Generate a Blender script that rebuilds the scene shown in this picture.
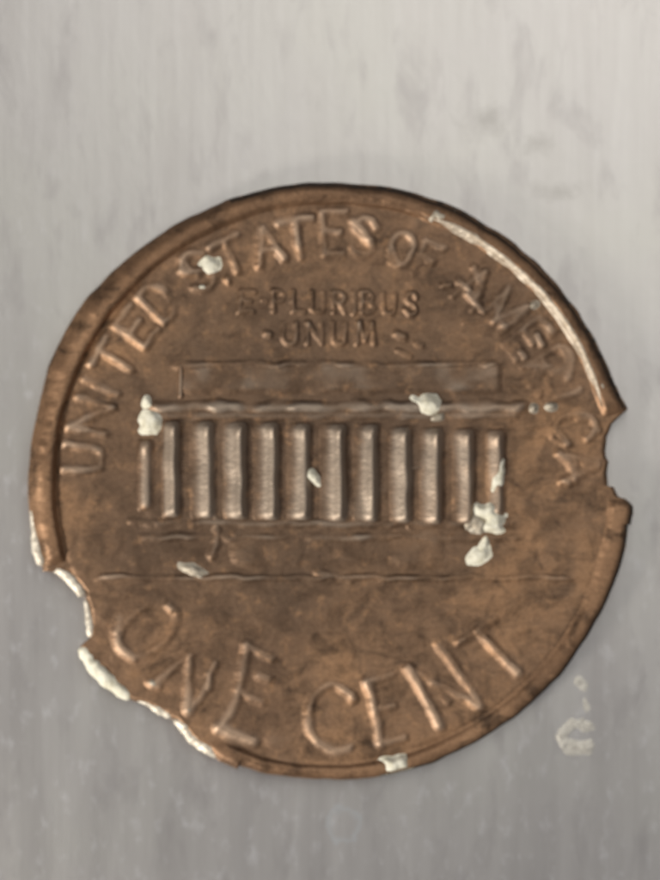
import bpy, math, random
import numpy as np

# ------------------------------------------------------------------ units
# 1 Blender unit = 1 cm.  The coin is 19.05 mm across; plan measurements are
# kept in hundredths of that size ("u"): 600 u = 19.05 mm, y pointing down.
S = 0.003175
CX, CY = 330.0, 440.0
FZ = 31.0                      # height of the coin's field above the plate (u)
def wx(x): return (np.asarray(x, float) - CX) * S
def wy(y): return (CY - np.asarray(y, float)) * S

sc = bpy.context.scene
for o in list(bpy.data.objects): bpy.data.objects.remove(o)
sc.unit_settings.scale_length = 0.01
col = sc.collection

# ------------------------------------------------------------------ camera
D = 10.0
cam = bpy.data.cameras.new('camera')
cam.sensor_fit = 'VERTICAL'
cam.sensor_height = 36.0
cam.sensor_width = 27.0
cam.lens = 36.0 * (D - FZ * S) / (880 * S)
cam.clip_start = 0.1; cam.clip_end = 200
cam.dof.use_dof = True
cam.dof.focus_distance = 9.45
cam.dof.aperture_fstop = 0.52
camo = bpy.data.objects.new('camera', cam); col.objects.link(camo)
camo.location = (0, 0, D)
sc.camera = camo

# ------------------------------------------------------------------ light
w = bpy.data.worlds.new('World'); sc.world = w; w.use_nodes = True
bg = w.node_tree.nodes['Background']
bg.inputs[0].default_value = (0.86, 0.87, 1.0, 1); bg.inputs[1].default_value = 0.12

def area(name, loc, target, sx, sy, power, color):
    l = bpy.data.lights.new(name, 'AREA'); l.shape = 'RECTANGLE'
    l.size = sx; l.size_y = sy; l.energy = power; l.color = color
    o = bpy.data.objects.new(name, l); col.objects.link(o)
    o.location = loc
    import mathutils
    d = mathutils.Vector(target) - mathutils.Vector(loc)
    o.rotation_euler = d.to_track_quat('-Z', 'Y').to_euler()
    return o
# window / ceiling light seen mirrored in the far end of the plate
area('ceiling_lamp', (3.0, 6.0, 15.0), (0, 0, 0), 13, 11, 900, (1.0, 0.955, 0.885))
# desk lamp from the lower left that models the relief
area('desk_lamp', (-9.5, -7.0, 7.5), (0, 0, 0), 2.6, 2.6, 2250, (1.0, 0.93, 0.84))

sc.view_settings.view_transform = 'Standard'
sc.view_settings.look = 'None'
sc.view_settings.exposure = 0.0
sc.view_settings.gamma = 1.0
sc.render.engine = 'CYCLES'

# ------------------------------------------------------------------ helpers
def vnoise(x, y, scale, seed):
    """smooth value noise in [-1,1]"""
    x = np.asarray(x, float) / scale + 1000.37; y = np.asarray(y, float) / scale + 1000.71
    g = np.random.RandomState(seed).uniform(-1, 1, (256, 256))
    xi = np.floor(x).astype(int); yi = np.floor(y).astype(int)
    fx = x - xi; fy = y - yi
    fx = fx*fx*fx*(fx*(fx*6-15)+10); fy = fy*fy*fy*(fy*(fy*6-15)+10)
    a = g[xi % 256, yi % 256]; b = g[(xi+1) % 256, yi % 256]
    c = g[xi % 256, (yi+1) % 256]; d = g[(xi+1) % 256, (yi+1) % 256]
    return (a*(1-fx)+b*fx)*(1-fy) + (c*(1-fx)+d*fx)*fy

def smooth(a, b, v):
    t = np.clip((np.asarray(v, float) - a) / (b - a), 0, 1)
    return t*t*(3-2*t)

OX, OY = 332.0, 481.0          # the coin's centre in plan
def field(x, y, streaks=True):
    """height of the worn coin face (u)"""
    z = FZ + 0.55*vnoise(x, y, 62, 1) + 0.50*vnoise(x, y, 24, 2)
    if streaks: z = z + 0.34*vnoise(x, y, 11, 3) + 0.22*vnoise(x*0.45, y*1.5, 7, 4)
    # faint radial flow of the metal towards the edge
    r = np.hypot(np.asarray(x)-OX, np.asarray(y)-OY)
    th = np.degrees(np.arctan2(OY-np.asarray(y, float), np.asarray(x, float)-OX)) % 360
    groove = np.exp(-((r-277)/3.6)**2)*np.exp(-((th-165)/42)**4)
    return z + 1.2*smooth(215, 272, r) - 1.6*groove - 1.3*np.exp(-((r-281)/3.4)**2)*np.exp(-((th-305)/42)**4)

def link(name, verts, faces, mat, parent=None, shade=True):
    me = bpy.data.meshes.new(name)
    me.from_pydata(verts if isinstance(verts, list) else verts.tolist(), [], faces if isinstance(faces, list) else faces.tolist())
    me.validate()
    me.materials.append(mat)
    if shade: me.polygons.foreach_set('use_smooth', [True]*len(me.polygons))
    me.update()
    o = bpy.data.objects.new(name, me); col.objects.link(o)
    if parent: o.parent = parent
    return o

def patch(name, hfun, box, mat, parent, step=1.3, eps=0.32, clip=True, streaks=True, margin=6):
    """raised relief: a skin that rises from just below the coin face and sinks back into it"""
    x0, y0, x1, y1 = box
    nx = int((x1-x0)/step)+2; ny = int((y1-y0)/step)+2
    xs = np.linspace(x0, x1, nx); ys = np.linspace(y0, y1, ny)
    X, Y = np.meshgrid(xs, ys)
    h = hfun(X, Y)
    ang = np.degrees(np.arctan2(OY-Y, X-OX)) % 360
    lim = np.interp(ang, TH, RO, period=360) - margin
    h = h*smooth(0, 3, lim - np.hypot(X-OX, Y-OY)) if clip else h
    keep = h > 0.02
    q = keep[:-1,:-1] | keep[1:,:-1] | keep[:-1,1:] | keep[1:,1:]
    idx = -np.ones(X.shape, int)
    used = np.zeros(X.shape, bool)
    used[:-1,:-1] |= q; used[1:,:-1] |= q; used[:-1,1:] |= q; used[1:,1:] |= q
    idx[used] = np.arange(used.sum())
    Z = field(X, Y, streaks) + h - eps
    V = np.stack([wx(X[used]), wy(Y[used]), Z[used]*S], 1)
    I, J = np.nonzero(q)
    F = np.stack([idx[I,J], idx[I+1,J], idx[I+1,J+1], idx[I,J+1]], 1)
    return link(name, V, F, mat, parent)

def segdist(X, Y, pts):
    d = np.full(X.shape, 1e9); 
    for (ax, ay), (bx, by) in zip(pts[:-1], pts[1:]):
        vx, vy = bx-ax, by-ay; L = vx*vx+vy*vy + 1e-9
        t = np.clip(((X-ax)*vx+(Y-ay)*vy)/L, 0, 1)
        d = np.minimum(d, np.hypot(X-ax-t*vx, Y-ay-t*vy))
    return d

def curve(pts, n=8):
    """smooth polyline through points (Catmull-Rom)"""
    if len(pts) < 3: return pts
    P = [pts[0]] + list(pts) + [pts[-1]]; out = []
    for i in range(1, len(P)-2):
        p0, p1, p2, p3 = [np.array(P[k], float) for k in (i-1, i, i+1, i+2)]
        for k in range(n):
            t = k/n
            out.append(tuple(0.5*((2*p1)+(-p0+p2)*t+(2*p0-5*p1+4*p2-p3)*t*t+(-p0+3*p1-3*p2+p3)*t**3)))
    out.append(tuple(pts[-1]))
    return out

def strokes_patch(name, strokes, mat, parent, seed=0, wear=0.35, step=1.2):
    """strokes: (points, half width, height)"""
    ax = [p[0] for s in strokes for p in s[0]]; ay = [p[1] for s in strokes for p in s[0]]
    m = max(s[1] for s in strokes)*2.4
    def h(X, Y):
        Xd = X + 0.9*vnoise(X, Y, 9, 50+seed); Yd = Y + 0.9*vnoise(X, Y, 9, 90+seed)
        H = np.zeros(X.shape)
        for pts, wd, ht in strokes:
            d = segdist(Xd, Yd, pts)
            k = 0.62*ht*np.exp(-(d/(wd*1.12))**2.0)
            H = np.maximum(H, k) + 0.25*np.minimum(H, k)
        return H*(1 + 0.2*wear - 1.25*wear*(0.5+0.5*vnoise(X, Y, 21, 20+seed))**1.2)
    return patch(name, h, (min(ax)-m, min(ay)-m, max(ax)+m, max(ay)+m), mat, parent, step)

# ------------------------------------------------------------------ materials
def new_mat(name):
    m = bpy.data.materials.new(name); m.use_nodes = True
    nt = m.node_tree; b = nt.nodes['Principled BSDF']
    return m, nt, b
def node(nt, t, **kw):
    n = nt.nodes.new(t)
    for k, v in kw.items():
        if k.startswith('i_'): n.inputs[k[2:]].default_value = v
        else: setattr(n, k, v)
    return n
def noise(nt, vec, scale, detail=4, rough=0.55, dist=0.0):
    n = node(nt, 'ShaderNodeTexNoise'); n.inputs['Scale'].default_value = scale
    n.inputs['Detail'].default_value = detail; n.inputs['Roughness'].default_value = rough
    n.inputs['Distortion'].default_value = dist
    nt.links.new(vec, n.inputs['Vector']); return n
def ramp(nt, fac, stops):
    r = node(nt, 'ShaderNodeValToRGB'); e = r.color_ramp.elements
    while len(e) < len(stops): e.new(0.5)
    for k, (p, c) in enumerate(stops):
        e[k].position = p; e[k].color = (*c, 1) if len(c) == 3 else c
    nt.links.new(fac, r.inputs[0]); return r
def mixc(nt, fac, a, b, mode='MIX'):
    m = node(nt, 'ShaderNodeMix', data_type='RGBA', blend_type=mode)
    for sock, v in ((m.inputs[0], fac), (m.inputs[6], a), (m.inputs[7], b)):
        if hasattr(v, 'default_value'): nt.links.new(v, sock)
        elif isinstance(v, (int, float)): sock.default_value = v
        else: sock.default_value = (*v, 1)
    return m.outputs[2]
def mapping(nt, vec, scale):
    m = node(nt, 'ShaderNodeMapping'); m.inputs['Scale'].default_value = scale
    nt.links.new(vec, m.inputs['Vector']); return m.outputs[0]

def copper(name, dark, mid, light, rough=0.47, metal=0.62, bump=0.32, grime=(0.10, 0.06, 0.035), grime_at=(0.30, 0.48), tarnish=False):
    m, nt, b = new_mat(name)
    P = node(nt, 'ShaderNodeNewGeometry').outputs['Position']
    n1 = noise(nt, P, 2.6, 5, 0.6, 0.4)
    c = ramp(nt, n1.outputs[0], [(0.33, dark), (0.50, mid), (0.70, light)]).outputs[0]
    if tarnish:      # brown-grey tarnish that has gathered round the building, ragged outline
        mp = node(nt, 'ShaderNodeMapping', vector_type='TEXTURE')
        mp.inputs['Location'].default_value = (float(wx(315)), float(wy(455)), 0)
        mp.inputs['Scale'].default_value = (250*S, 190*S, 10)
        nt.links.new(P, mp.inputs['Vector'])
        ln = node(nt, 'ShaderNodeVectorMath', operation='LENGTH'); nt.links.new(mp.outputs[0], ln.inputs[0])
        tn = noise(nt, P, 4.5, 5, 0.6, 0.3)
        ad = node(nt, 'ShaderNodeMath', operation='MULTIPLY_ADD'); ad.inputs[1].default_value = 1.3
        nt.links.new(tn.outputs[0], ad.inputs[0]); nt.links.new(ln.outputs['Value'], ad.inputs[2])
        mr = node(nt, 'ShaderNodeMapRange'); mr.inputs[1].default_value = 1.25; mr.inputs[2].default_value = 1.85
        mr.inputs[3].default_value = 0.75; mr.inputs[4].default_value = 0.0
        nt.links.new(ad.outputs[0], mr.inputs[0])
        c = mixc(nt, mr.outputs[0], c, (0.135, 0.089, 0.058))
    n2 = noise(nt, P, 13, 5, 0.65, 0.6)
    f = ramp(nt, n2.outputs[0], [(grime_at[0], (1, 1, 1)), (grime_at[1], (0, 0, 0))]).outputs[0]
    c = mixc(nt, f, c, grime)
    n3 = noise(nt, P, 26, 4, 0.65)
    c = mixc(nt, ramp(nt, n3.outputs[0], [(0.56, (0, 0, 0)), (0.72, (0.55,)*3)]).outputs[0], c, light)
    n5 = noise(nt, P, 85, 3, 0.7)
    c = mixc(nt, 0.55, c, ramp(nt, n5.outputs[0], [(0.36, (0.62, 0.60, 0.58)), (0.64, (1.0, 1.0, 1.0))]).outputs[0], 'MULTIPLY')
    if tarnish:      # the raised design is rubbed paler than the sunken face
        sz = node(nt, 'ShaderNodeSeparateXYZ'); nt.links.new(P, sz.inputs[0])
        hm = node(nt, 'ShaderNodeMapRange', interpolation_type='SMOOTHSTEP')
        hm.inputs[1].default_value = (FZ+1.3)*S; hm.inputs[2].default_value = (FZ+4.8)*S
        hm.inputs[3].default_value = 0.0; hm.inputs[4].default_value = 0.85
        nt.links.new(sz.outputs[2], hm.inputs[0])
        tg = node(nt, 'ShaderNodeMath', operation='MULTIPLY'); tg.inputs[1].default_value = 1.3
        nt.links.new(mr.outputs[0], tg.inputs[0])
        rub = mixc(nt, tg.outputs[0], (0.44, 0.315, 0.22), (0.34, 0.28, 0.22))
        c = mixc(nt, hm.outputs[0], c, rub)
    nt.links.new(c, b.inputs['Base Color'])
    rr = node(nt, 'ShaderNodeMapRange'); rr.inputs[3].default_value = rough-0.10; rr.inputs[4].default_value = rough+0.16
    nt.links.new(n2.outputs[0], rr.inputs[0]); nt.links.new(rr.outputs[0], b.inputs['Roughness'])
    b.inputs['Metallic'].default_value = metal
    n4 = noise(nt, mapping(nt, P, (1, 1.5, 1)), 38, 5, 0.6)
    bp = node(nt, 'ShaderNodeBump'); bp.inputs['Strength'].default_value = bump; bp.inputs['Distance'].default_value = 0.007
    nt.links.new(n4.outputs[0], bp.inputs['Height']); nt.links.new(bp.outputs[0], b.inputs['Normal'])
    return m

M_field = copper('worn_copper_plating', (0.19, 0.115, 0.069), (0.28, 0.170, 0.099), (0.43, 0.25, 0.132), grime=(0.105, 0.064, 0.038), grime_at=(0.30, 0.56), tarnish=True)
M_letter = M_field
M_rim = copper('rim_copper', (0.17, 0.10, 0.058), (0.26, 0.152, 0.085), (0.40, 0.24, 0.135), rough=0.48, metal=0.65, bump=0.18)
M_edge = copper('shaded_edge_copper', (0.045, 0.029, 0.019), (0.065, 0.041, 0.026), (0.10, 0.065, 0.04), rough=0.5, metal=0.6)  # dark copper that paints in the shade on the outer rim slopes
M_temple = M_field
M_column = M_field

def zinc(name, c0, c1, rough, metal):
    m, nt, b = new_mat(name)
    P = node(nt, 'ShaderNodeNewGeometry').outputs['Position']
    n = noise(nt, P, 34, 6, 0.7)
    nt.links.new(ramp(nt, n.outputs[0], [(0.35, c0), (0.62, c1)]).outputs[0], b.inputs['Base Color'])
    b.inputs['Roughness'].default_value = rough; b.inputs['Metallic'].default_value = metal
    bp = node(nt, 'ShaderNodeBump'); bp.inputs['Strength'].default_value = 0.6; bp.inputs['Distance'].default_value = 0.009
    nt.links.new(noise(nt, P, 45, 4).outputs[0], bp.inputs['Height']); nt.links.new(bp.outputs[0], b.inputs['Normal'])
    return m
M_zinc = zinc('bare_zinc', (0.50, 0.44, 0.35), (0.78, 0.73, 0.62), 0.5, 0.35)
M_oxide = zinc('white_zinc_bloom', (0.62, 0.59, 0.45), (0.84, 0.82, 0.69), 0.65, 0.0)
M_dull = zinc('dull_zinc_and_glint', (0.34, 0.29, 0.22), (0.46, 0.42, 0.34), 0.5, 0.4)

def steel():
    m, nt, b = new_mat('brushed_steel')
    P = node(nt, 'ShaderNodeNewGeometry').outputs['Position']
    fine = noise(nt, mapping(nt, P, (26, 1.6, 1)), 1.0, 5, 0.6)
    broad = noise(nt, mapping(nt, P, (5.5, 0.7, 1)), 1.0, 4, 0.55)
    patchy = noise(nt, P, 1.1, 4, 0.55, 0.3)
    speck = noise(nt, mapping(nt, P, (22, 11, 1)), 1.0, 4, 0.65)
    c = ramp(nt, fine.outputs[0], [(0.30, (0.505, 0.49, 0.475)), (0.70, (0.62, 0.61, 0.595))]).outputs[0]
    c = mixc(nt, 0.55, c, ramp(nt, broad.outputs[0], [(0.32, (0.50, 0.485, 0.475)), (0.68, (0.62, 0.615, 0.60))]).outputs[0])
    c = mixc(nt, ramp(nt, patchy.outputs[0], [(0.42, (0, 0, 0)), (0.66, (0.45,)*3)]).outputs[0], c, (0.60, 0.605, 0.555))
    # dust caught in clusters on the lower left of the plate
    sx = node(nt, 'ShaderNodeSeparateXYZ'); nt.links.new(P, sx.inputs[0])
    dm = node(nt, 'ShaderNodeMath', operation='MULTIPLY_ADD'); dm.inputs[1].default_value = 0.5
    nt.links.new(sx.outputs[0], dm.inputs[0]); nt.links.new(sx.outputs[1], dm.inputs[2])
    cl = noise(nt, P, 2.4, 3, 0.6)
    d2 = node(nt, 'ShaderNodeMath', operation='MULTIPLY_ADD'); d2.inputs[1].default_value = -2.2
    nt.links.new(cl.outputs[0], d2.inputs[0]); nt.links.new(dm.outputs[0], d2.inputs[2])
    dr = node(nt, 'ShaderNodeMapRange'); dr.inputs[1].default_value = -2.2; dr.inputs[2].default_value = -0.4
    dr.inputs[3].default_value = 0.6; dr.inputs[4].default_value = 0.05
    nt.links.new(d2.outputs[0], dr.inputs[0])
    sp = node(nt, 'ShaderNodeMath', operation='MULTIPLY')
    nt.links.new(ramp(nt, speck.outputs[0], [(0.55, (0, 0, 0)), (0.70, (1,)*3)]).outputs[0], sp.inputs[0]); nt.links.new(dr.outputs[0], sp.inputs[1])
    c = mixc(nt, sp.outputs[0], c, (0.76, 0.76, 0.765))
    dk = noise(nt, mapping(nt, P, (9, 3.2, 1)), 1.0, 4, 0.6, 0.4)
    c = mixc(nt, ramp(nt, dk.outputs[0], [(0.30, (0.6,)*3), (0.46, (0, 0, 0))]).outputs[0], c, (0.43, 0.415, 0.41))
    # two greasy smudges near the top right, each with its own ragged outline
    for cx, cy, rx, ry in ((540, 140, 26, 15), (488, 118, 34, 26), (560, 188, 40, 12)):
        mp = node(nt, 'ShaderNodeMapping', vector_type='TEXTURE')
        mp.inputs['Location'].default_value = (float(wx(cx)), float(wy(cy)), 0)
        mp.inputs['Scale'].default_value = (rx*S, ry*S, 1)
        nt.links.new(P, mp.inputs['Vector'])
        ln = node(nt, 'ShaderNodeVectorMath', operation='LENGTH'); nt.links.new(mp.outputs[0], ln.inputs[0])
        nn = noise(nt, P, 16, 4, 0.6)
        ad = node(nt, 'ShaderNodeMath', operation='MULTIPLY_ADD'); ad.inputs[1].default_value = 2.4
        nt.links.new(nn.outputs[0], ad.inputs[0]); nt.links.new(ln.outputs['Value'], ad.inputs[2])
        f = ramp(nt, ad.outputs[0], [(0.0, (0.5,)*3), (1.0, (0.0,)*3)]).outputs[0]
        mr = node(nt, 'ShaderNodeMapRange'); mr.inputs[1].default_value = 1.0; mr.inputs[2].default_value = 2.1
        mr.inputs[3].default_value = 0.75; mr.inputs[4].default_value = 0.0
        nt.links.new(ad.outputs[0], mr.inputs[0])
        c = mixc(nt, mr.outputs[0], c, (0.42, 0.41, 0.39))
    # faint bluish water ring below the coin
    mp = node(nt, 'ShaderNodeMapping', vector_type='TEXTURE')
    mp.inputs['Location'].default_value = (float(wx(343)), float(wy(828)), 0); mp.inputs['Scale'].default_value = (32*S, 34*S, 1)
    nt.links.new(P, mp.inputs['Vector'])
    ln = node(nt, 'ShaderNodeVectorMath', operation='LENGTH'); nt.links.new(mp.outputs[0], ln.inputs[0])
    ad = node(nt, 'ShaderNodeMath', operation='MULTIPLY_ADD'); ad.inputs[1].default_value = 0.8
    nt.links.new(noise(nt, P, 11, 4).outputs[0], ad.inputs[0]); nt.links.new(ln.outputs['Value'], ad.inputs[2])
    c = mixc(nt, ramp(nt, ad.outputs[0], [(0.0, (0,)*3), (0.80, (0,)*3), (0.95, (0.45,)*3), (1.0, (0.0,)*3)]).outputs[0], c, (0.66, 0.71, 0.74))
    nt.links.new(c, b.inputs['Base Color'])
    b.inputs['Metallic'].default_value = 1.0
    rr = node(nt, 'ShaderNodeMapRange'); rr.inputs[3].default_value = 0.37; rr.inputs[4].default_value = 0.46
    nt.links.new(broad.outputs[0], rr.inputs[0]); nt.links.new(rr.outputs[0], b.inputs['Roughness'])
    bp = node(nt, 'ShaderNodeBump'); bp.inputs['Strength'].default_value = 0.03; bp.inputs['Distance'].default_value = 0.01
    nt.links.new(fine.outputs[0], bp.inputs['Height'])
    bp2 = node(nt, 'ShaderNodeBump'); bp2.inputs['Strength'].default_value = 0.05; bp2.inputs['Distance'].default_value = 0.012
    nt.links.new(speck.outputs[0], bp2.inputs['Height']); nt.links.new(bp.outputs[0], bp2.inputs['Normal'])
    nt.links.new(bp2.outputs[0], b.inputs['Normal'])
    return m
M_steel = steel()

# ------------------------------------------------------------------ the plate
def plate_z(X, Y): return 0.003*vnoise(X, Y, 1.6, 300) - 0.003
def plate():
    n = 60; e = 9.0
    g = np.linspace(-e, e, n)
    X, Y = np.meshgrid(g, g)
    Z = plate_z(X, Y)
    V = np.stack([X.ravel(), Y.ravel(), Z.ravel()], 1)
    i = np.arange(n*n).reshape(n, n)
    F = np.stack([i[:-1,:-1].ravel(), i[:-1,1:].ravel(), i[1:,1:].ravel(), i[1:,:-1].ravel()], 1)
    o = link('metal_surface', V, F, M_steel); o['kind'] = 'structure'
    return o
plate()

# ------------------------------------------------------------------ the coin
coin = bpy.data.objects.new('coin', None); col.objects.link(coin)
coin['label'] = 'worn brown copper one cent coin with chipped edge on brushed metal'
coin['category'] = 'coin'

# outline: angle (deg, counter-clockwise from the right) and radius of the broken places
def pol(x, y): return (math.degrees(math.atan2(OY-y, x-OX)) % 360, math.hypot(x-OX, y-OY))
def xy(a, r): return (OX + r*math.cos(math.radians(a)), OY - r*math.sin(math.radians(a)))
NA = 1440
TH = np.arange(NA)*360.0/NA
RO = np.full(NA, 300.0)
RO += 1.6*vnoise(TH*4, TH*0, 40, 11) + 0.9*vnoise(TH*4, TH*0, 12, 12)
RO += 6.5*np.exp(-((TH-150)/20)**2) + 3*np.exp(-((TH-185)/16)**2)
def carve(pts):
    pp = sorted(pol(*p) for p in pts)
    a = np.array([p[0] for p in pp]); r = np.array([p[1] for p in pp])
    m = (TH >= a[0]) & (TH <= a[-1])
    RO[m] = np.interp(TH[m], a, r) + 0.9*vnoise(TH[m]*4, TH[m]*0, 7, 13)
carve([(40,571),(55,573),(74,580),(84,592),(89,610),(91,628),(90,638),(80,646),(85,660),(100,679),(118,694),(133,702),
       (146,704),(160,713),(176,722),(187,733),(197,744),(207,750),(220,762),(237,770.5)])
def carve_wrap(pts):
    pp = sorted(((pol(*p)[0]+180) % 360, pol(*p)[1]) for p in pts)
    a = np.array([p[0] for p in pp]); r = np.array([p[1] for p in pp])
    T = (TH+180) % 360
    m = (T >= a[0]) & (T <= a[-1])
    RO[m] = np.interp(T[m], a, r) + 0.6*vnoise(TH[m]*4, TH[m]*0, 7, 14)
carve_wrap([(616.6,385.5),(622,397),(629,409),(620,417),(613,424),(607,437),(605.5,452),(609.5,462),(607.5,474),(608.5,486),(615,487),(619,497),(627,499),(633,506),(633.5,514),(631.5,525)])

def rim_amount():
    """how much of the raised rim is left round the edge (0..1)"""
    a = np.ones(NA)
    T = (TH+180) % 360
    up = (pol(628,411)[0]+180) % 360; lo = (pol(624,498)[0]+180) % 360
    a[(T > lo) & (T < up)] = 0
    c0 = pol(42,570)[0]; c1 = pol(205,750)[0]
    a[(TH > c0) & (TH < c1)] = 0
    return a
RIM = rim_amount()
def ang_noise(s, seed): return vnoise(np.cos(np.radians(TH))*s, np.sin(np.radians(TH))*s, 1.0, seed)

def coin_body():
    ts = np.concatenate([[0.004], np.linspace(0.012, 1, 210)])
    rings = []
    inner = RO - 5.0
    ca, sa = np.cos(np.radians(TH)), np.sin(np.radians(TH))
    for t in ts:
        r = inner*t
        X = OX + r*ca; Y = OY - r*sa
        rings.append((X, Y, field(X, Y)))
    ze = rings[-1][2]
    for dr, zz in ((2.2, 1.2), (4.0, 4.0), (5.0, 9.0), (5.4, 16.0), (4.6, 24.0), (2.0, 29.5), (1.0, 30.6)):
        r = inner + dr + 0.5*ang_noise(60, 31)
        rings.append((OX + r*ca, OY - r*sa, np.maximum(ze - zz, 0.35)))
    V = np.concatenate([np.stack([wx(X), wy(Y), Z*S], 1) for X, Y, Z in rings])
    n = len(rings); k = np.arange(NA); k2 = (k+1) % NA
    F = np.concatenate([np.stack([i*NA+k, (i+1)*NA+k, (i+1)*NA+k2, i*NA+k2], 1) for i in range(n-1)]).tolist()
    F.append(list(range(NA)))
    return link('coin_face', V, F, M_field, coin)
coin_body()

LOW = lambda th, c, w_: np.exp(-((((np.asarray(th)-c+180) % 360)-180)/w_)**2)      # bump round one direction
def rim_height():
    h = 5.6 + 2.4*LOW(TH, 165, 40) - 3.5*LOW(TH, 318, 36) - 1.2*LOW(TH, 268, 22)
    return h*(1 + 0.12*ang_noise(9, 41) + 0.06*ang_noise(45, 42))
def rim_piece(mask_idx, height, label=None):
    """one unbroken stretch of rim; mask_idx are consecutive angle indices"""
    idx = np.array(mask_idx); th = TH[idx]; R = RO[idx]
    ca, sa = np.cos(np.radians(th)), np.sin(np.radians(th))
    H = height[idx]
    e = np.minimum(np.arange(len(idx)), np.arange(len(idx))[::-1])
    H = H*smooth(-3, 7, e) if label and 'upper' in label else H*smooth(-3, 30, np.arange(len(idx)))*smooth(-3, 6, e)
    bev = 8 + 10*LOW(th, 160, 42) + 7*LOW(th, 48, 34) - 3.0*LOW(th, 290, 45)
    wig = 1.0*ang_noise(10, 43)[idx] + 0.25*ang_noise(40, 44)[idx]
    foot = 275.0 + wig + 8*LOW(th, 268, 30)
    foot = np.minimum(foot, R-15)
    rings = []
    def ring(r, dz, base=True):
        X = OX + r*ca; Y = OY - r*sa
        rings.append((X, Y, (field(X, Y) if base else FZ) + dz))
    ring(foot-2, -0.5); 
    sl = 9.0 - 2.5*LOW(th, 268, 30) - 4.2*LOW(th, 165, 50)
    for t in np.linspace(0, 1, 7):
        ring(foot + sl*t, -0.3 + H*(t*t*(3-2*t)))
    top0 = foot + sl; top1 = np.maximum(R - bev, top0+1.5)
    for t in (0.33, 0.66, 1.0):
        ring(top0 + (top1-top0)*t, H-0.3 + 0.3*math.sin(t*3.1) + 0.12*ang_noise(80, 45+int(t*9))[idx])
    bw = R - top1
    for t, dz in ((0.25, 0.10), (0.5, 0.30), (0.75, 0.62), (0.92, 0.9)):
        ring(top1 + bw*t, H*(1) - dz*(H+5))
    for dr, zz in ((0.6, 11), (1.0, 17), (0.8, 25), (-0.5, 29.5), (-2, 30.5)):
        X = OX + (R+dr)*ca; Y = OY - (R+dr)*sa
        rings.append((X, Y, np.full(len(idx), FZ-zz)))
    for dr in (-14,):
        rings.append((OX+(R+dr)*ca, OY-(R+dr)*sa, np.full(len(idx), 0.6)))
    m = len(idx); n = len(rings)
    V = np.concatenate([np.stack([wx(X), wy(Y), Z*S], 1) for X, Y, Z in rings])
    k = np.arange(m-1)
    F = np.concatenate([np.stack([i*m+k, (i+1)*m+k, (i+1)*m+k+1, i*m+k+1], 1) for i in range(n-1)]).tolist()
    F.append([i*m for i in range(n)][::-1]); F.append([i*m+m-1 for i in range(n)])
    o = link('rim', V, F, M_rim, coin)
    o.data.materials.append(M_edge)              # shade painted as dark copper on the outer edge, not on the lit left
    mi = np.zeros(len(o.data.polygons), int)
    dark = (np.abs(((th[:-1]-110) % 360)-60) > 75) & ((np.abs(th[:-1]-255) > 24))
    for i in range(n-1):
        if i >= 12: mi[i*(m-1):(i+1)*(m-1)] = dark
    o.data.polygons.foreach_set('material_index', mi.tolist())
    if label: o['label'] = label
    return o
rim_h = rim_height()
up_start = int(np.ceil(pol(628,412)[0]/360*NA)); up_end = int(pol(41,571)[0]/360*NA)
rim_piece(range(up_start, up_end), rim_h, 'long upper stretch of the coin rim with bright inner edge')
lo_start = int(pol(206,750)[0]/360*NA); lo_end = int(pol(626,499)[0]/360*NA)
rim_piece(range(lo_start, lo_end), rim_h, 'low worn lower right stretch of the coin rim')

def rim_edge(a0, a1, rad, hgt, mat, label, seed_, wid=4.0):
    """thin raised strip along the inner shoulder of the rim"""
    n = 150; a = np.linspace(a0, a1, n); t = np.linspace(0, 1, n)
    c, s_ = np.cos(np.radians(a)), np.sin(np.radians(a))
    w_ = wid*np.clip(np.minimum(t, 1-t)*9, 0.12, 1)*(1+0.25*vnoise(a*3, a*0, 8, seed_))
    r0 = rad + 1.0*vnoise(a*3, a*0, 12, seed_+1)
    V = []; m = 9
    for j in range(m):
        q = -1 + 2*j/(m-1)
        r = r0 + q*w_
        X = OX + r*c; Y = OY - r*s_
        tt = np.clip((r-275)/9.0, 0, 1)
        Z = field(X, Y) + np.interp(a % 360, TH, hgt)*(tt*tt*(3-2*tt)) + 1.8*(1-q*q) - 0.7
        V.append(np.stack([wx(X), wy(Y), Z*S], 1))
    V = np.concatenate(V); k_ = np.arange(n-1)
    F = np.concatenate([np.stack([j*n+k_, (j+1)*n+k_, (j+1)*n+k_+1, j*n+k_+1], 1) for j in range(m-1)])
    o = link('rim_edge_strip', V, F, mat, coin); o['label'] = label
    return o
M_pale = zinc('painted_rim_highlight', (0.33, 0.26, 0.185), (0.58, 0.51, 0.41), 0.5, 0.4)  # pale colour painting the highlight on the rim's lit inner slope
rim_edge(pol(612,398)[0]-1, pol(428,208)[0], 280.0, rim_h, M_pale, 'pale painted highlight along the inner upper right rim', 70, 4.8)
rim_edge(pol(428,208)[0]-1, pol(300,206)[0], 279, rim_h, M_rim, 'faint raised line along the inner top rim', 75, 3.2)

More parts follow.
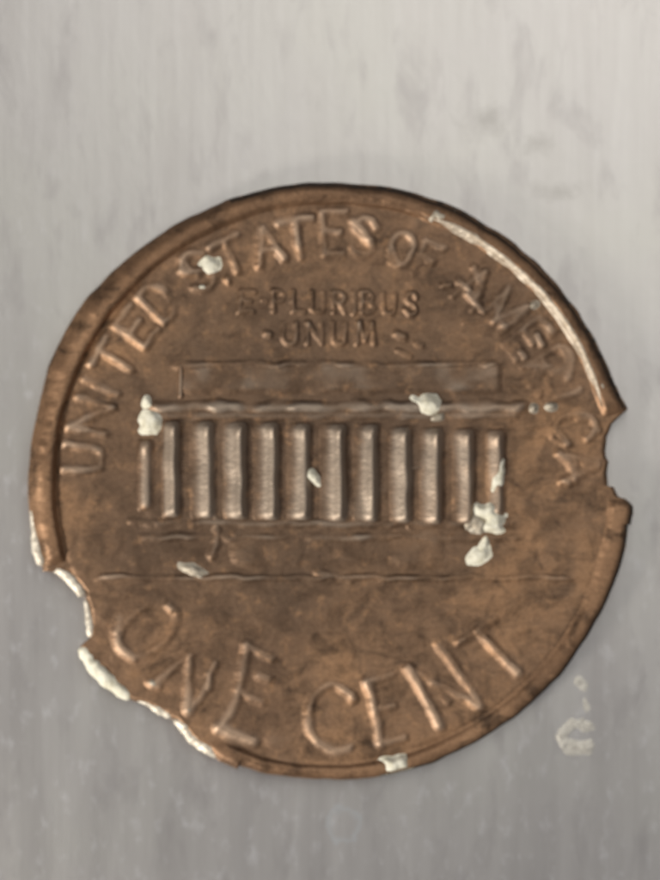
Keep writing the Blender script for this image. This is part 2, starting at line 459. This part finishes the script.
# ------------------------------------------------------------------ lettering
G = {   # glyph strokes in a unit box, y up
 'U': [[(0,1),(0,.35),(.15,.05),(.5,0),(.85,.05),(1,.35),(1,1)]],
 'N': [[(0,0),(0,1)],[(0,1),(1,0)],[(1,0),(1,1)]],
 'I': [[(.5,0),(.5,1)]],
 'T': [[(.5,0),(.5,1)],[(0,1),(1,1)]],
 'E': [[(0,0),(0,1)],[(0,1),(1,1)],[(0,.52),(.75,.52)],[(0,0),(1,0)]],
 'D': [[(0,0),(0,1)],[(0,1),(.55,1),(.95,.75),(1,.5),(.95,.25),(.55,0),(0,0)]],
 'S': [[(1,.82),(.7,1),(.3,1),(.02,.8),(.2,.58),(.8,.42),(.98,.2),(.7,0),(.3,0),(0,.18)]],
 'A': [[(0,0),(.5,1)],[(.5,1),(1,0)],[(.2,.35),(.8,.35)]],
 'O': [[(.5,0),(.15,.12),(0,.5),(.15,.88),(.5,1),(.85,.88),(1,.5),(.85,.12),(.5,0)]],
 'F': [[(0,0),(0,1)],[(0,1),(1,1)],[(0,.52),(.75,.52)]],
 'M': [[(0,0),(.08,1)],[(.08,1),(.5,.15)],[(.5,.15),(.92,1)],[(.92,1),(1,0)]],
 'R': [[(0,0),(0,1)],[(0,1),(.7,1),(.95,.78),(.7,.52),(0,.5)],[(.5,.5),(1,0)]],
 'C': [[(1,.8),(.75,.98),(.4,1),(.05,.75),(0,.5),(.05,.25),(.4,0),(.75,.02),(1,.2)]],
 'P': [[(0,0),(0,1)],[(0,1),(.7,1),(.98,.76),(.7,.5),(0,.48)]],
 'L': [[(0,1),(0,0)],[(0,0),(1,0)]],
 'B': [[(0,0),(0,1)],[(0,1),(.7,1),(.9,.77),(.65,.53),(0,.53)],[(.65,.53),(1,.27),(.7,0),(0,0)]],
}
def glyph_strokes(ch, place, hw, ht):
    out = []
    for st in G[ch]:
        st2 = curve(st, 5) if len(st) > 3 else st
        # straight strokes are subdivided so that they follow the arc
        pts = []
        for p, q in zip(st2[:-1], st2[1:]):
            for k in range(3): pts.append(place(p[0]+(q[0]-p[0])*k/3, p[1]+(q[1]-p[1])*k/3))
        pts.append(place(*st2[-1]))
        out.append((pts, hw, ht))
    return out
seed = [0]
def arc_letter(ch, ang, wdeg, r0=231, r1=268, hw=4.2, ht=5.6, extra=(), wear=0.55, mat=None):
    def place(u, v): return xy(ang + wdeg/2 - wdeg*u, r0 + (r1-r0)*v)
    s = glyph_strokes(ch, place, hw, ht) + [(list(p), w_, h_) for p, w_, h_ in extra]
    seed[0] += 1
    return strokes_patch('letter', s, mat or M_letter, coin, seed[0], wear)
def flat_letter(ch, x, y, w_, h_, hw, ht, tilt=0.0, extra=(), wear=0.45):
    def place(u, v):
        a, b = (u-.5)*w_, (v-.5)*h_
        return (x + a + b*tilt, y - b + a*0.03)
    s = glyph_strokes(ch, place, hw, ht) + [(list(p), a, b) for p, a, b in extra]
    seed[0] += 1
    return strokes_patch('letter', s, M_letter, coin, seed[0], wear, step=1.0)
def raw_letter(strokes, wear=0.35):
    seed[0] += 1
    return strokes_patch('letter', [(curve(p, 6) if len(p) > 2 else list(p), a, b) for p, a, b in strokes], M_letter, coin, seed[0], wear)

# UNITED
arc_letter('U', 174.6, 5.4)
arc_letter('N', 164.9, 6.8, ht=5.2)
arc_letter('I', 157.6, 3)
arc_letter('T', 150.6, 6.4)
arc_letter('E', 141.6, 5.2)
arc_letter('D', 133.9, 5.2)
# STATES
arc_letter('S', 122.6, 5.6, extra=[([(182,261),(190,269),(198,273)], 4.5, 5)])
arc_letter('T', 114.2, 6.2, r1=264)
arc_letter('A', 105.3, 6.4, r0=228, r1=262, extra=[([(270.5,239),(286,258)], 4.2, 5.5), ([(259,228),(258.5,264)], 4, 4)])
arc_letter('T', 98.0, 7.2, r0=226, r1=264)
arc_letter('E', 89.6, 4.8, r0=228, r1=270)
arc_letter('S', 82.6, 5.0, r0=228, r1=264, ht=4.5, extra=[([(353,220.5),(370.5,240)], 4.6, 6), ([(354.5,251),(366,253.5)], 3.4, 4.5)])
# OF
arc_letter('O', 73.4, 5.4, r0=226, r1=258, ht=4.6, extra=[([(391.6,248),(399.5,264.5)], 3.8, 5)])
arc_letter('F', 66.6, 4.4, r0=224, r1=258, ht=4.2)
# AMERICA
arc_letter('A', 53.8, 6.2, r0=222, r1=260, ht=3.8, extra=[([(458,281),(470,290)], 4, 6), ([(467,294),(484,312)], 4, 5.5), ([(474.5,268),(479,281)], 4, 4.5)])
arc_letter('M', 44.6, 7.2, r0=222, r1=262, ht=3.8, extra=[([(463,323),(499,318.5)], 2.2, 3.2), ([(503,326),(506,327)], 4.6, 6.5), ([(496,297),(496,316)], 3.4, 3.6)])
arc_letter('E', 36.0, 5.0, r0=222, r1=264, ht=3.8, extra=[([(512,339),(526,357)], 4.2, 6), ([(549,327),(553,331)], 4.6, 6.5), ([(537,335),(543,344)], 4.6, 5.5)])
arc_letter('R', 28.2, 5.2, r0=222, r1=264, ht=3.8, extra=[([(528,367),(550,366)], 3.8, 4.2), ([(537,367),(539,394)], 4, 3.8), (curve([(564,346),(572,357),(568,377)]), 4.4, 4.4)])
arc_letter('I', 20.2, 3, r0=228, r1=264, ht=3.8)
arc_letter('C', 12.4, 6.0, r0=226, r1=268, ht=4.4, extra=[([(556,430),(567,443)], 4.4, 6), (curve([(578,419),(592,419),(599,431)]), 3.6, 4)])
arc_letter('A', 3.4, 6.4, r0=230, r1=270, ht=4.4, extra=[(curve([(559,453),(570,463),(575,479)]), 4.2, 6), ([(582,464),(603,469)], 3.2, 4.2), ([(565,480),(569,482)], 4.2, 6)])
# E PLURIBUS UNUM
flat_letter('E', 247, 301, 13, 20, 2.9, 4.6, 0.1)
for ch, x, wd in (('P',279,11),('L',299,11),('U',318,12),('R',339,11),('I',354,4),('B',368,11),('U',389,12),('S',411,11)):
    flat_letter(ch, x, 302 + 0.02*(x-330), wd, 20, 2.7, 4.0)
for ch, x, wd in (('U',290,13),('N',315,14),('U',339,12),('M',366,16)):
    flat_letter(ch, x, 333, wd, 20, 2.8, 4.2)
def dot(x, y, w_=3.4, h_=4.5, dx=2.0, dy=0.5):
    seed[0] += 1
    return strokes_patch('raised_dot', [([(x-dx, y-dy), (x+dx, y+dy)], w_, h_)], M_letter, coin, seed[0], 0.2, step=1.0)
dot(265, 300, 2.6, 3.2); dot(268, 334, 3.4, 5.2); dot(400, 336, 3.8, 4.6, 4, 1.5); dot(419, 344, 3.2, 4.0, 3, 1); dot(404, 353, 3, 3, 6, 3)
dot(228, 280, 3.6, 5, 1, 1); dot(447, 285, 4, 4.6, 3, 0)
# ONE CENT
raw_letter([([(171,606),(158,603),(140,610),(124,624),(119,638),(123,649),(133,656),(146,654),(163,643),(174,628),(177,613),(171,606)], 4.4, 3.6),
            ([(120,618),(117,634),(122,648),(134,657)], 5.2, 5.2), ([(168,604),(172,609)], 4.2, 5)])
raw_letter([([(187,655),(154,684)], 4.4, 4.4), ([(190,655),(189,680),(188,709)], 4.6, 6), ([(214,664),(204,690),(190,711)], 4.4, 4.4),
            ([(210,674),(209,687)], 4.2, 6), ([(189,707),(190,711)], 4, 5), ([(150,681),(158,686)], 4, 4)])
raw_letter([([(247,645),(243,670),(232,708),(220,727)], 5.0, 4.6), ([(219,727),(254,741)], 5.2, 5.6), ([(247,645),(272,658)], 4.4, 4.0),
            ([(238,690),(258,699)], 4.6, 4.2), ([(259,675),(268,679)], 5.0, 4.4), ([(252,697),(262,701)], 5.0, 4.4)])
raw_letter([([(352,694),(342,686),(328,685),(315,694),(309,710),(309,727),(318,742),(334,750),(349,747)], 4.6, 4.6),
            ([(309,712),(309,728),(319,743),(333,750)], 4.8, 3.4), ([(340,687),(354,699)], 4.4, 5)])
raw_letter([([(367,681),(375,708),(381,744)], 4.8, 6), ([(367,681),(392,674)], 4.4, 4.2), ([(374,710),(394,705)], 4.4, 4.2), ([(381,744),(404,737)], 4.4, 4.2)])
raw_letter([([(408,667),(424,694),(440,725)], 4.8, 6.4), ([(410,668),(433,681),(481,707)], 4.2, 3.4), ([(433,682),(480,706)], 4.4, 4.0), ([(439,644),(464,679),(480,705)], 5.0, 4.6),
            ([(439,645),(463,677)], 5, 2.6), ([(444,698),(448,701)], 4, 4)])
raw_letter([([(477,630),(518,673)], 4.8, 6.6), ([(459,641),(464,640)], 5, 5.4), ([(461,641),(478,630),(494,618)], 4.2, 4.2)])

# ------------------------------------------------------------------ the columned building
def box_h(x0, y0, x1, y1, ht, e=4.0, sd=0, wob=1.2, nz=0.28, ex=None):
    ex = ex or e
    def h(X, Y):
        Xd = X + wob*vnoise(X, Y, 14, 600+sd); Yd = Y + wob*vnoise(X, Y, 14, 650+sd)
        return ht*smooth(x0-ex, x0+ex, Xd)*smooth(x1+ex, x1-ex, Xd)*smooth(y0-e, y0+e, Yd)*smooth(y1+e, y1-e, Yd)*(1+nz*vnoise(X, Y, 16, 700+sd))
    return h
M_T = M_temple
wall = patch('building_wall', box_h(146, 398, 512, 521, 1.4, 7, 1, 3, 0.08), (134, 386, 524, 533), M_T, coin, 1.8)
wall['label'] = 'greyish relief of a long columned building in the middle of the coin'
ents = []
patch('attic', box_h(180, 364, 500, 392, 2.4, 5, 2), (168, 352, 512, 404), M_T, wall, 1.6)
patch('attic_ledge', box_h(176, 362, 498, 368, 3.4, 4.6, 12, 1.6, 0.4, 9), (166, 354, 508, 374), M_T, wall, 1.4)
patch('cornice', box_h(150, 402, 526, 413, 4.3, 5.6, 3, 1.8, 0.35, 9), (140, 392, 536, 421), M_T, wall, 1.4)
patch('frieze', box_h(152, 411, 518, 420, 3.0, 4.5, 4), (142, 402, 528, 430), M_T, wall, 1.5)
patch('attic_end', box_h(178, 362, 183, 398, 3.4, 2.6, 5), (170, 352, 192, 408), M_column, wall, 1.2)
patch('stylobate', box_h(150, 520, 512, 527, 3.3, 5.0, 6, 2.0, 0.4, 10), (140, 510, 522, 538), M_T, wall, 1.5)
patch('step', box_h(140, 534, 520, 540, 3.3, 4.8, 7, 2.0, 0.5, 10), (130, 524, 530, 550), M_T, wall, 1.5)
patch('stair_block', box_h(232, 528, 300, 566, 1.8, 6, 8, 3), (214, 510, 318, 584), M_T, wall, 1.5)
patch('stair_block', box_h(392, 528, 440, 566, 1.8, 6, 9, 3), (374, 510, 458, 584), M_T, wall, 1.5)
patch('ground_line', box_h(100, 576, 572, 579, 5.0, 4.4, 10, 1.6, 0.3, 12), (92, 568, 580, 588), M_letter, wall, 1.2)
strokes_patch('scratch', [([(206,508),(217,520),(216,545),(212,556)], 4.2, 4.4)], M_column, coin, 801)
strokes_patch('scratch', [([(404,515),(414,536),(428,564)], 3.8, 3.6)], M_letter, coin, 802)
strokes_patch('scratch', [([(432,500),(431,535)], 3.8, 3.4)], M_letter, coin, 803)
strokes_patch('scratch', [([(380,473),(398,471),(422,467)], 2.8, 3.0)], M_column, coin, 804)
strokes_patch('scratch', [([(318,573),(340,576),(350,579)], 4.2, 3.8)], M_column, coin, 805)
strokes_patch('scratch', [([(132,521),(154,524)], 3.6, 3.6)], M_letter, coin, 806)

CXS = [(148,443,505,3.0,10),(175.5,424,513,5.2,15),(210,424,514,5.6,22),(242.5,425,515,5.4,21),(275,425,516,5.8,24),(306.5,426,516,5.4,21),
       (342,427,517,5.6,24),(374,427,518,5.6,23),(407,430,519,5.2,19),(438,431,520,5.2,20),(470,432,520,5.2,19),(500,433,512,4.2,15)]
for k, (x, y0, y1, ht, wd) in enumerate(CXS):
    def h(X, Y, x=x, y0=y0, y1=y1, ht=ht, wd=wd, k=k):
        u = X - x - 0.7*vnoise(X*0.3, Y, 19, 400+k) - 0.004*(Y-470)
        v = np.maximum(np.maximum(y0 + 4 - Y, Y - y1 + 3), 0)
        q = np.sqrt((u + 1.5)**2 + 2.2**2) - 2.2
        left = 0.27*smooth(wd + 1, 2, q) + 0.73*np.exp(-(q/5.2)**1.25)
        right = np.exp(-((u + 1.5)/4.4)**2)
        prof = np.where(u < -1.5, left, right)*np.exp(-(v/7.0)**2)*smooth(-wd - 2, -wd + 5, u)
        base = 1.42
        cap = smooth(y0-6, y0-2, Y)*smooth(y1+8, y1+3, Y)
        bead = 1.6*np.exp(-(((X-x+2)/7)**2 + ((Y-y0-5)/6)**2))
        return (base*smooth(0.0, 0.03, prof) + 1.3*ht*prof*(1+0.20*vnoise(X*0.3, Y, 30, 450+k))*(1 + 0.14*math.sin(k*2.3)) + bead*smooth(0, .2, prof))*cap
    patch('column', h, (x-wd-4, y0-8, x+12, y1+10), M_column, wall, 1.1, streaks=False)

# ------------------------------------------------------------------ bare zinc: broken edge and blooms, plus painted rim glints
def blob(name, x, y, rx, ry, hz, rot, mat, rim=0.0, sd=0, label=None, sharp=2.4):
    """low lumpy dome growing out of the face, zinc unless marked as a highlight"""
    ca, sa = math.cos(math.radians(rot)), math.sin(math.radians(rot))
    def h(X, Y):
        k = (0.42 if sharp < 3 else 0.16)*max(1.0, min(rx, ry))
        dx = X - x + k*vnoise(X, Y, 9, 1000+sd) ; dy = Y - y + k*vnoise(X, Y, 9, 1100+sd)
        dx = dx + 0.3*k*vnoise(X, Y, 5, 1200+sd)
        u = (dx*ca + dy*sa)/rx; v = (-dx*sa + dy*ca)/ry
        d = (np.abs(u)**sharp + np.abs(v)**sharp)**(1/sharp)
        return (0.72*hz+rim)*np.exp(-(d/0.95)**3.0)*(1 + 0.14*vnoise(X, Y, 6, 1300+sd))
    m = max(rx, ry)*1.5 + 3
    o = patch(name, h, (x-m, y-m, x+m, y+m), mat, coin, 0.9, margin=6 if rim == 0 else 2)
    if label: o['label'] = label
    return o
blob('zinc_bloom', 152, 422, 9.5, 12, 9, 20, M_oxide, sd=1, label='pale round zinc bloom at the left end of the columns')
blob('zinc_bloom', 147, 402, 4.5, 5.5, 7, 0, M_oxide, sd=2)
blob('zinc_bloom', 429, 406, 14, 10, 12, 5, M_oxide, sd=3, label='white oval zinc bloom on the cornice')
blob('zinc_bloom', 437, 417, 7, 5, 8, 0, M_dull, sd=4)
blob('zinc_bloom', 313, 477, 10, 6, 9, 28, M_oxide, sd=5, label='small white zinc bloom between two middle columns')
blob('zinc_bloom', 209, 266, 9.5, 7.5, 6.5, 0, M_oxide, sd=6, label='round pale zinc bloom beside the letter S')
blob('zinc_bloom', 202, 288, 5, 3.2, 5, 0, M_oxide, sd=7)
blob('zinc_bloom', 498, 474, 5.5, 28, 9, 7, M_oxide, sd=8, label='long white zinc streak on the last column')
blob('zinc_bloom', 500, 438, 4, 4.5, 8, 0, M_dull, sd=9)
blob('zinc_bloom', 487, 511, 16, 7.5, 11, 10, M_oxide, sd=10, label='white zinc patch under the last column')
blob('zinc_bloom', 493, 523, 9, 11, 10, 35, M_oxide, sd=11)
blob('zinc_bloom', 484, 543, 4.5, 9, 5.5, 18, M_oxide, sd=12)
blob('zinc_bloom', 481, 555, 11, 6.5, 5.5, -28, M_oxide, sd=13)
blob('zinc_bloom', 474, 520, 12, 9, 7.5, 40, M_dull, sd=14)
blob('zinc_bloom', 534, 408, 4.6, 4.6, 5.5, 0, M_dull, sd=15)
blob('zinc_bloom', 550, 406.5, 6, 4.6, 5.5, 0, M_dull, sd=16)
blob('zinc_bloom', 194, 570, 13, 4.5, 4.8, 22, M_dull, sd=17)
blob('zinc_bloom', 196, 575, 10, 3.6, 4.5, 20, M_dull, sd=18)
blob('zinc_bloom', 396, 764, 13, 6.5, 7, -8, M_oxide, rim=2.5, sd=19, sharp=4.0, label='squarish pale zinc spot on the bottom rim')
blob('zinc_bloom', 440, 217, 13, 6, 5, 22, M_dull, rim=3, sd=20)  # bright rim highlight at the upper right, painted as a pale dome
blob('zinc_bloom', 601, 386, 4.5, 9, 4, -22, M_dull, rim=3, sd=21)  # pale highlight on the rim above the notch, painted in as a dome
blob('zinc_bloom', 153, 682, 6.5, 4.5, 4.5, 25, M_dull, sd=23)
blob('zinc_bloom', 189, 709, 5.0, 4.0, 5.5, 0, M_dull, sd=24)
blob('zinc_bloom', 534, 306, 5.0, 3.4, 5, -15, M_dull, sd=25)

def lump_edge(name, pts, radii, zc, flatten, mat, sd, label=None):
    """an uneven bead of bare metal following the broken edge"""
    P = np.array(curve(pts, 7)); m = len(P)
    rad = np.interp(np.linspace(0, 1, m), np.linspace(0, 1, len(radii)), radii)
    T = np.gradient(P, axis=0); T /= np.linalg.norm(T, axis=1)[:, None]
    N = np.stack([-T[:,1], T[:,0]], 1)
    n = 16; V = []; F = []
    for i in range(m):
        e = min(i, m-1-i)/3.0; rr = rad[i]*(1 if e >= 1 else math.sqrt(max(0.02, 1-(1-e)**2)))
        for j in range(n):
            b = 2*math.pi*j/n
            k = rr*(1 + 0.15*float(vnoise(i*1.3, j*1.0 if j < n/2 else (n-j)*1.0, 2.2, 900+sd)) + 0.16*float(vnoise(i*1.0, 0.0, 4.5, 950+sd)))
            px = P[i] + N[i]*k*math.cos(b)
            V.append((float(wx(px[0])), float(wy(px[1])), (zc + k*flatten*math.sin(b))*S))
    for i in range(m-1):
        for j in range(n):
            F.append((i*n+j, (i+1)*n+j, (i+1)*n+(j+1) % n, i*n+(j+1) % n))
    F.append(list(range(n))); F.append([(m-1)*n+j for j in range(n)][::-1])
    o = link(name, V, F, mat, coin)
    if label: o['label'] = label
    return o
lump_edge('bare_zinc_edge', [(33,478),(33,505),(35,530),(38,550),(43,566)], [1.5,4,5,6,5.5], FZ-5, 1.3, M_zinc, 1, 'whitish bare strip along the left rim')
lump_edge('bare_zinc_edge', [(45,565),(56,569),(68,577),(77,587),(83,596)], [5,4.5,5.5,5.5,4.5], FZ-3, 0.9, M_zinc, 2, 'cream bare metal along the top of the bite in the left edge')
lump_edge('bare_zinc_edge', [(85,600),(88,612),(90,625),(91,638)], [3,3.6,4,4.5], FZ-4, 1.0, M_zinc, 5, 'thin cream crust down the inside of the bite')
lump_edge('bare_zinc_edge', [(82,646),(90,660),(102,674),(116,687),(132,698)], [7.5,8.5,8,8.5,5], FZ-5, 1.1, M_oxide, 3, 'bright white sliver of bare zinc at the lower left edge')
lump_edge('bare_zinc_edge', [(136,699),(148,703),(160,710),(172,717)], [3,4,5.5,4], FZ-3.5, 0.9, M_zinc, 4, 'short cream crust on the lower left break')
lump_edge('bare_zinc_edge', [(174,719),(184,727),(190,736),(200,744),(210,750),(219,758)], [4,6,5.5,6.5,6,2.5], FZ-3.5, 0.9, M_zinc, 6, 'knobbly cream crust at the end of the lower left break')

# ------------------------------------------------------------------ marks on the plate
def residue(name, label, parts, sd, group=None):
    me_v = []; me_f = []
    def h(X, Y):
        H = np.zeros(X.shape)
        for pts, wd, ht in parts:
            H = np.maximum(H, ht*np.exp(-(segdist(X+2*vnoise(X, Y, 6, sd), Y+2*vnoise(X, Y, 6, sd+1), pts)/wd)**2.4))
        return H*(0.85+0.3*vnoise(X, Y, 9, sd+2))
    ax = [p[0] for s in parts for p in s[0]]; ay = [p[1] for s in parts for p in s[0]]
    x0, x1, y0, y1 = min(ax)-16, max(ax)+16, min(ay)-16, max(ay)+16
    xs = np.arange(x0, x1, 1.2); ys = np.arange(y0, y1, 1.2); X, Y = np.meshgrid(xs, ys)
    H = h(X, Y); keep = H > 0.08
    q = keep[:-1,:-1] & keep[1:,:-1] & keep[:-1,1:] & keep[1:,1:]
    used = np.zeros(X.shape, bool)
    used[:-1,:-1] |= q; used[1:,:-1] |= q; used[:-1,1:] |= q; used[1:,1:] |= q
    idx = -np.ones(X.shape, int); idx[used] = np.arange(used.sum())
    # plate top undulates a few thousandths of a unit below zero: sink the skirt into it
    V = np.stack([wx(X[used]), wy(Y[used]), plate_z(wx(X[used]), wy(Y[used])) + (H[used]-0.45)*S], 1)
    I, J = np.nonzero(q)
    F = np.stack([idx[I,J], idx[I+1,J], idx[I+1,J+1], idx[I,J+1]], 1)
    o = link(name, V, F, M_residue)
    o['label'] = label; o['category'] = 'residue'
    if group: o['group'] = group
    return o
M_residue = zinc('dried_residue', (0.54, 0.52, 0.465), (0.63, 0.615, 0.56), 0.5, 0.8)
residue('dried_spot', 'pale ring of dried residue on metal right below the coin',
        [(curve([(592,729),(580,726),(568,731),(565,742),(571,752),(585,754),(594,748)]), 6.5, 1.0), ([(572,748),(590,752)], 7, 1.2)], 61)
residue('dried_streak', 'short pale smear on metal just above the dried ring',
        [([(582,684),(587,692)], 6, 0.95), ([(588.5,703),(590,713)], 5, 0.85)], 66)
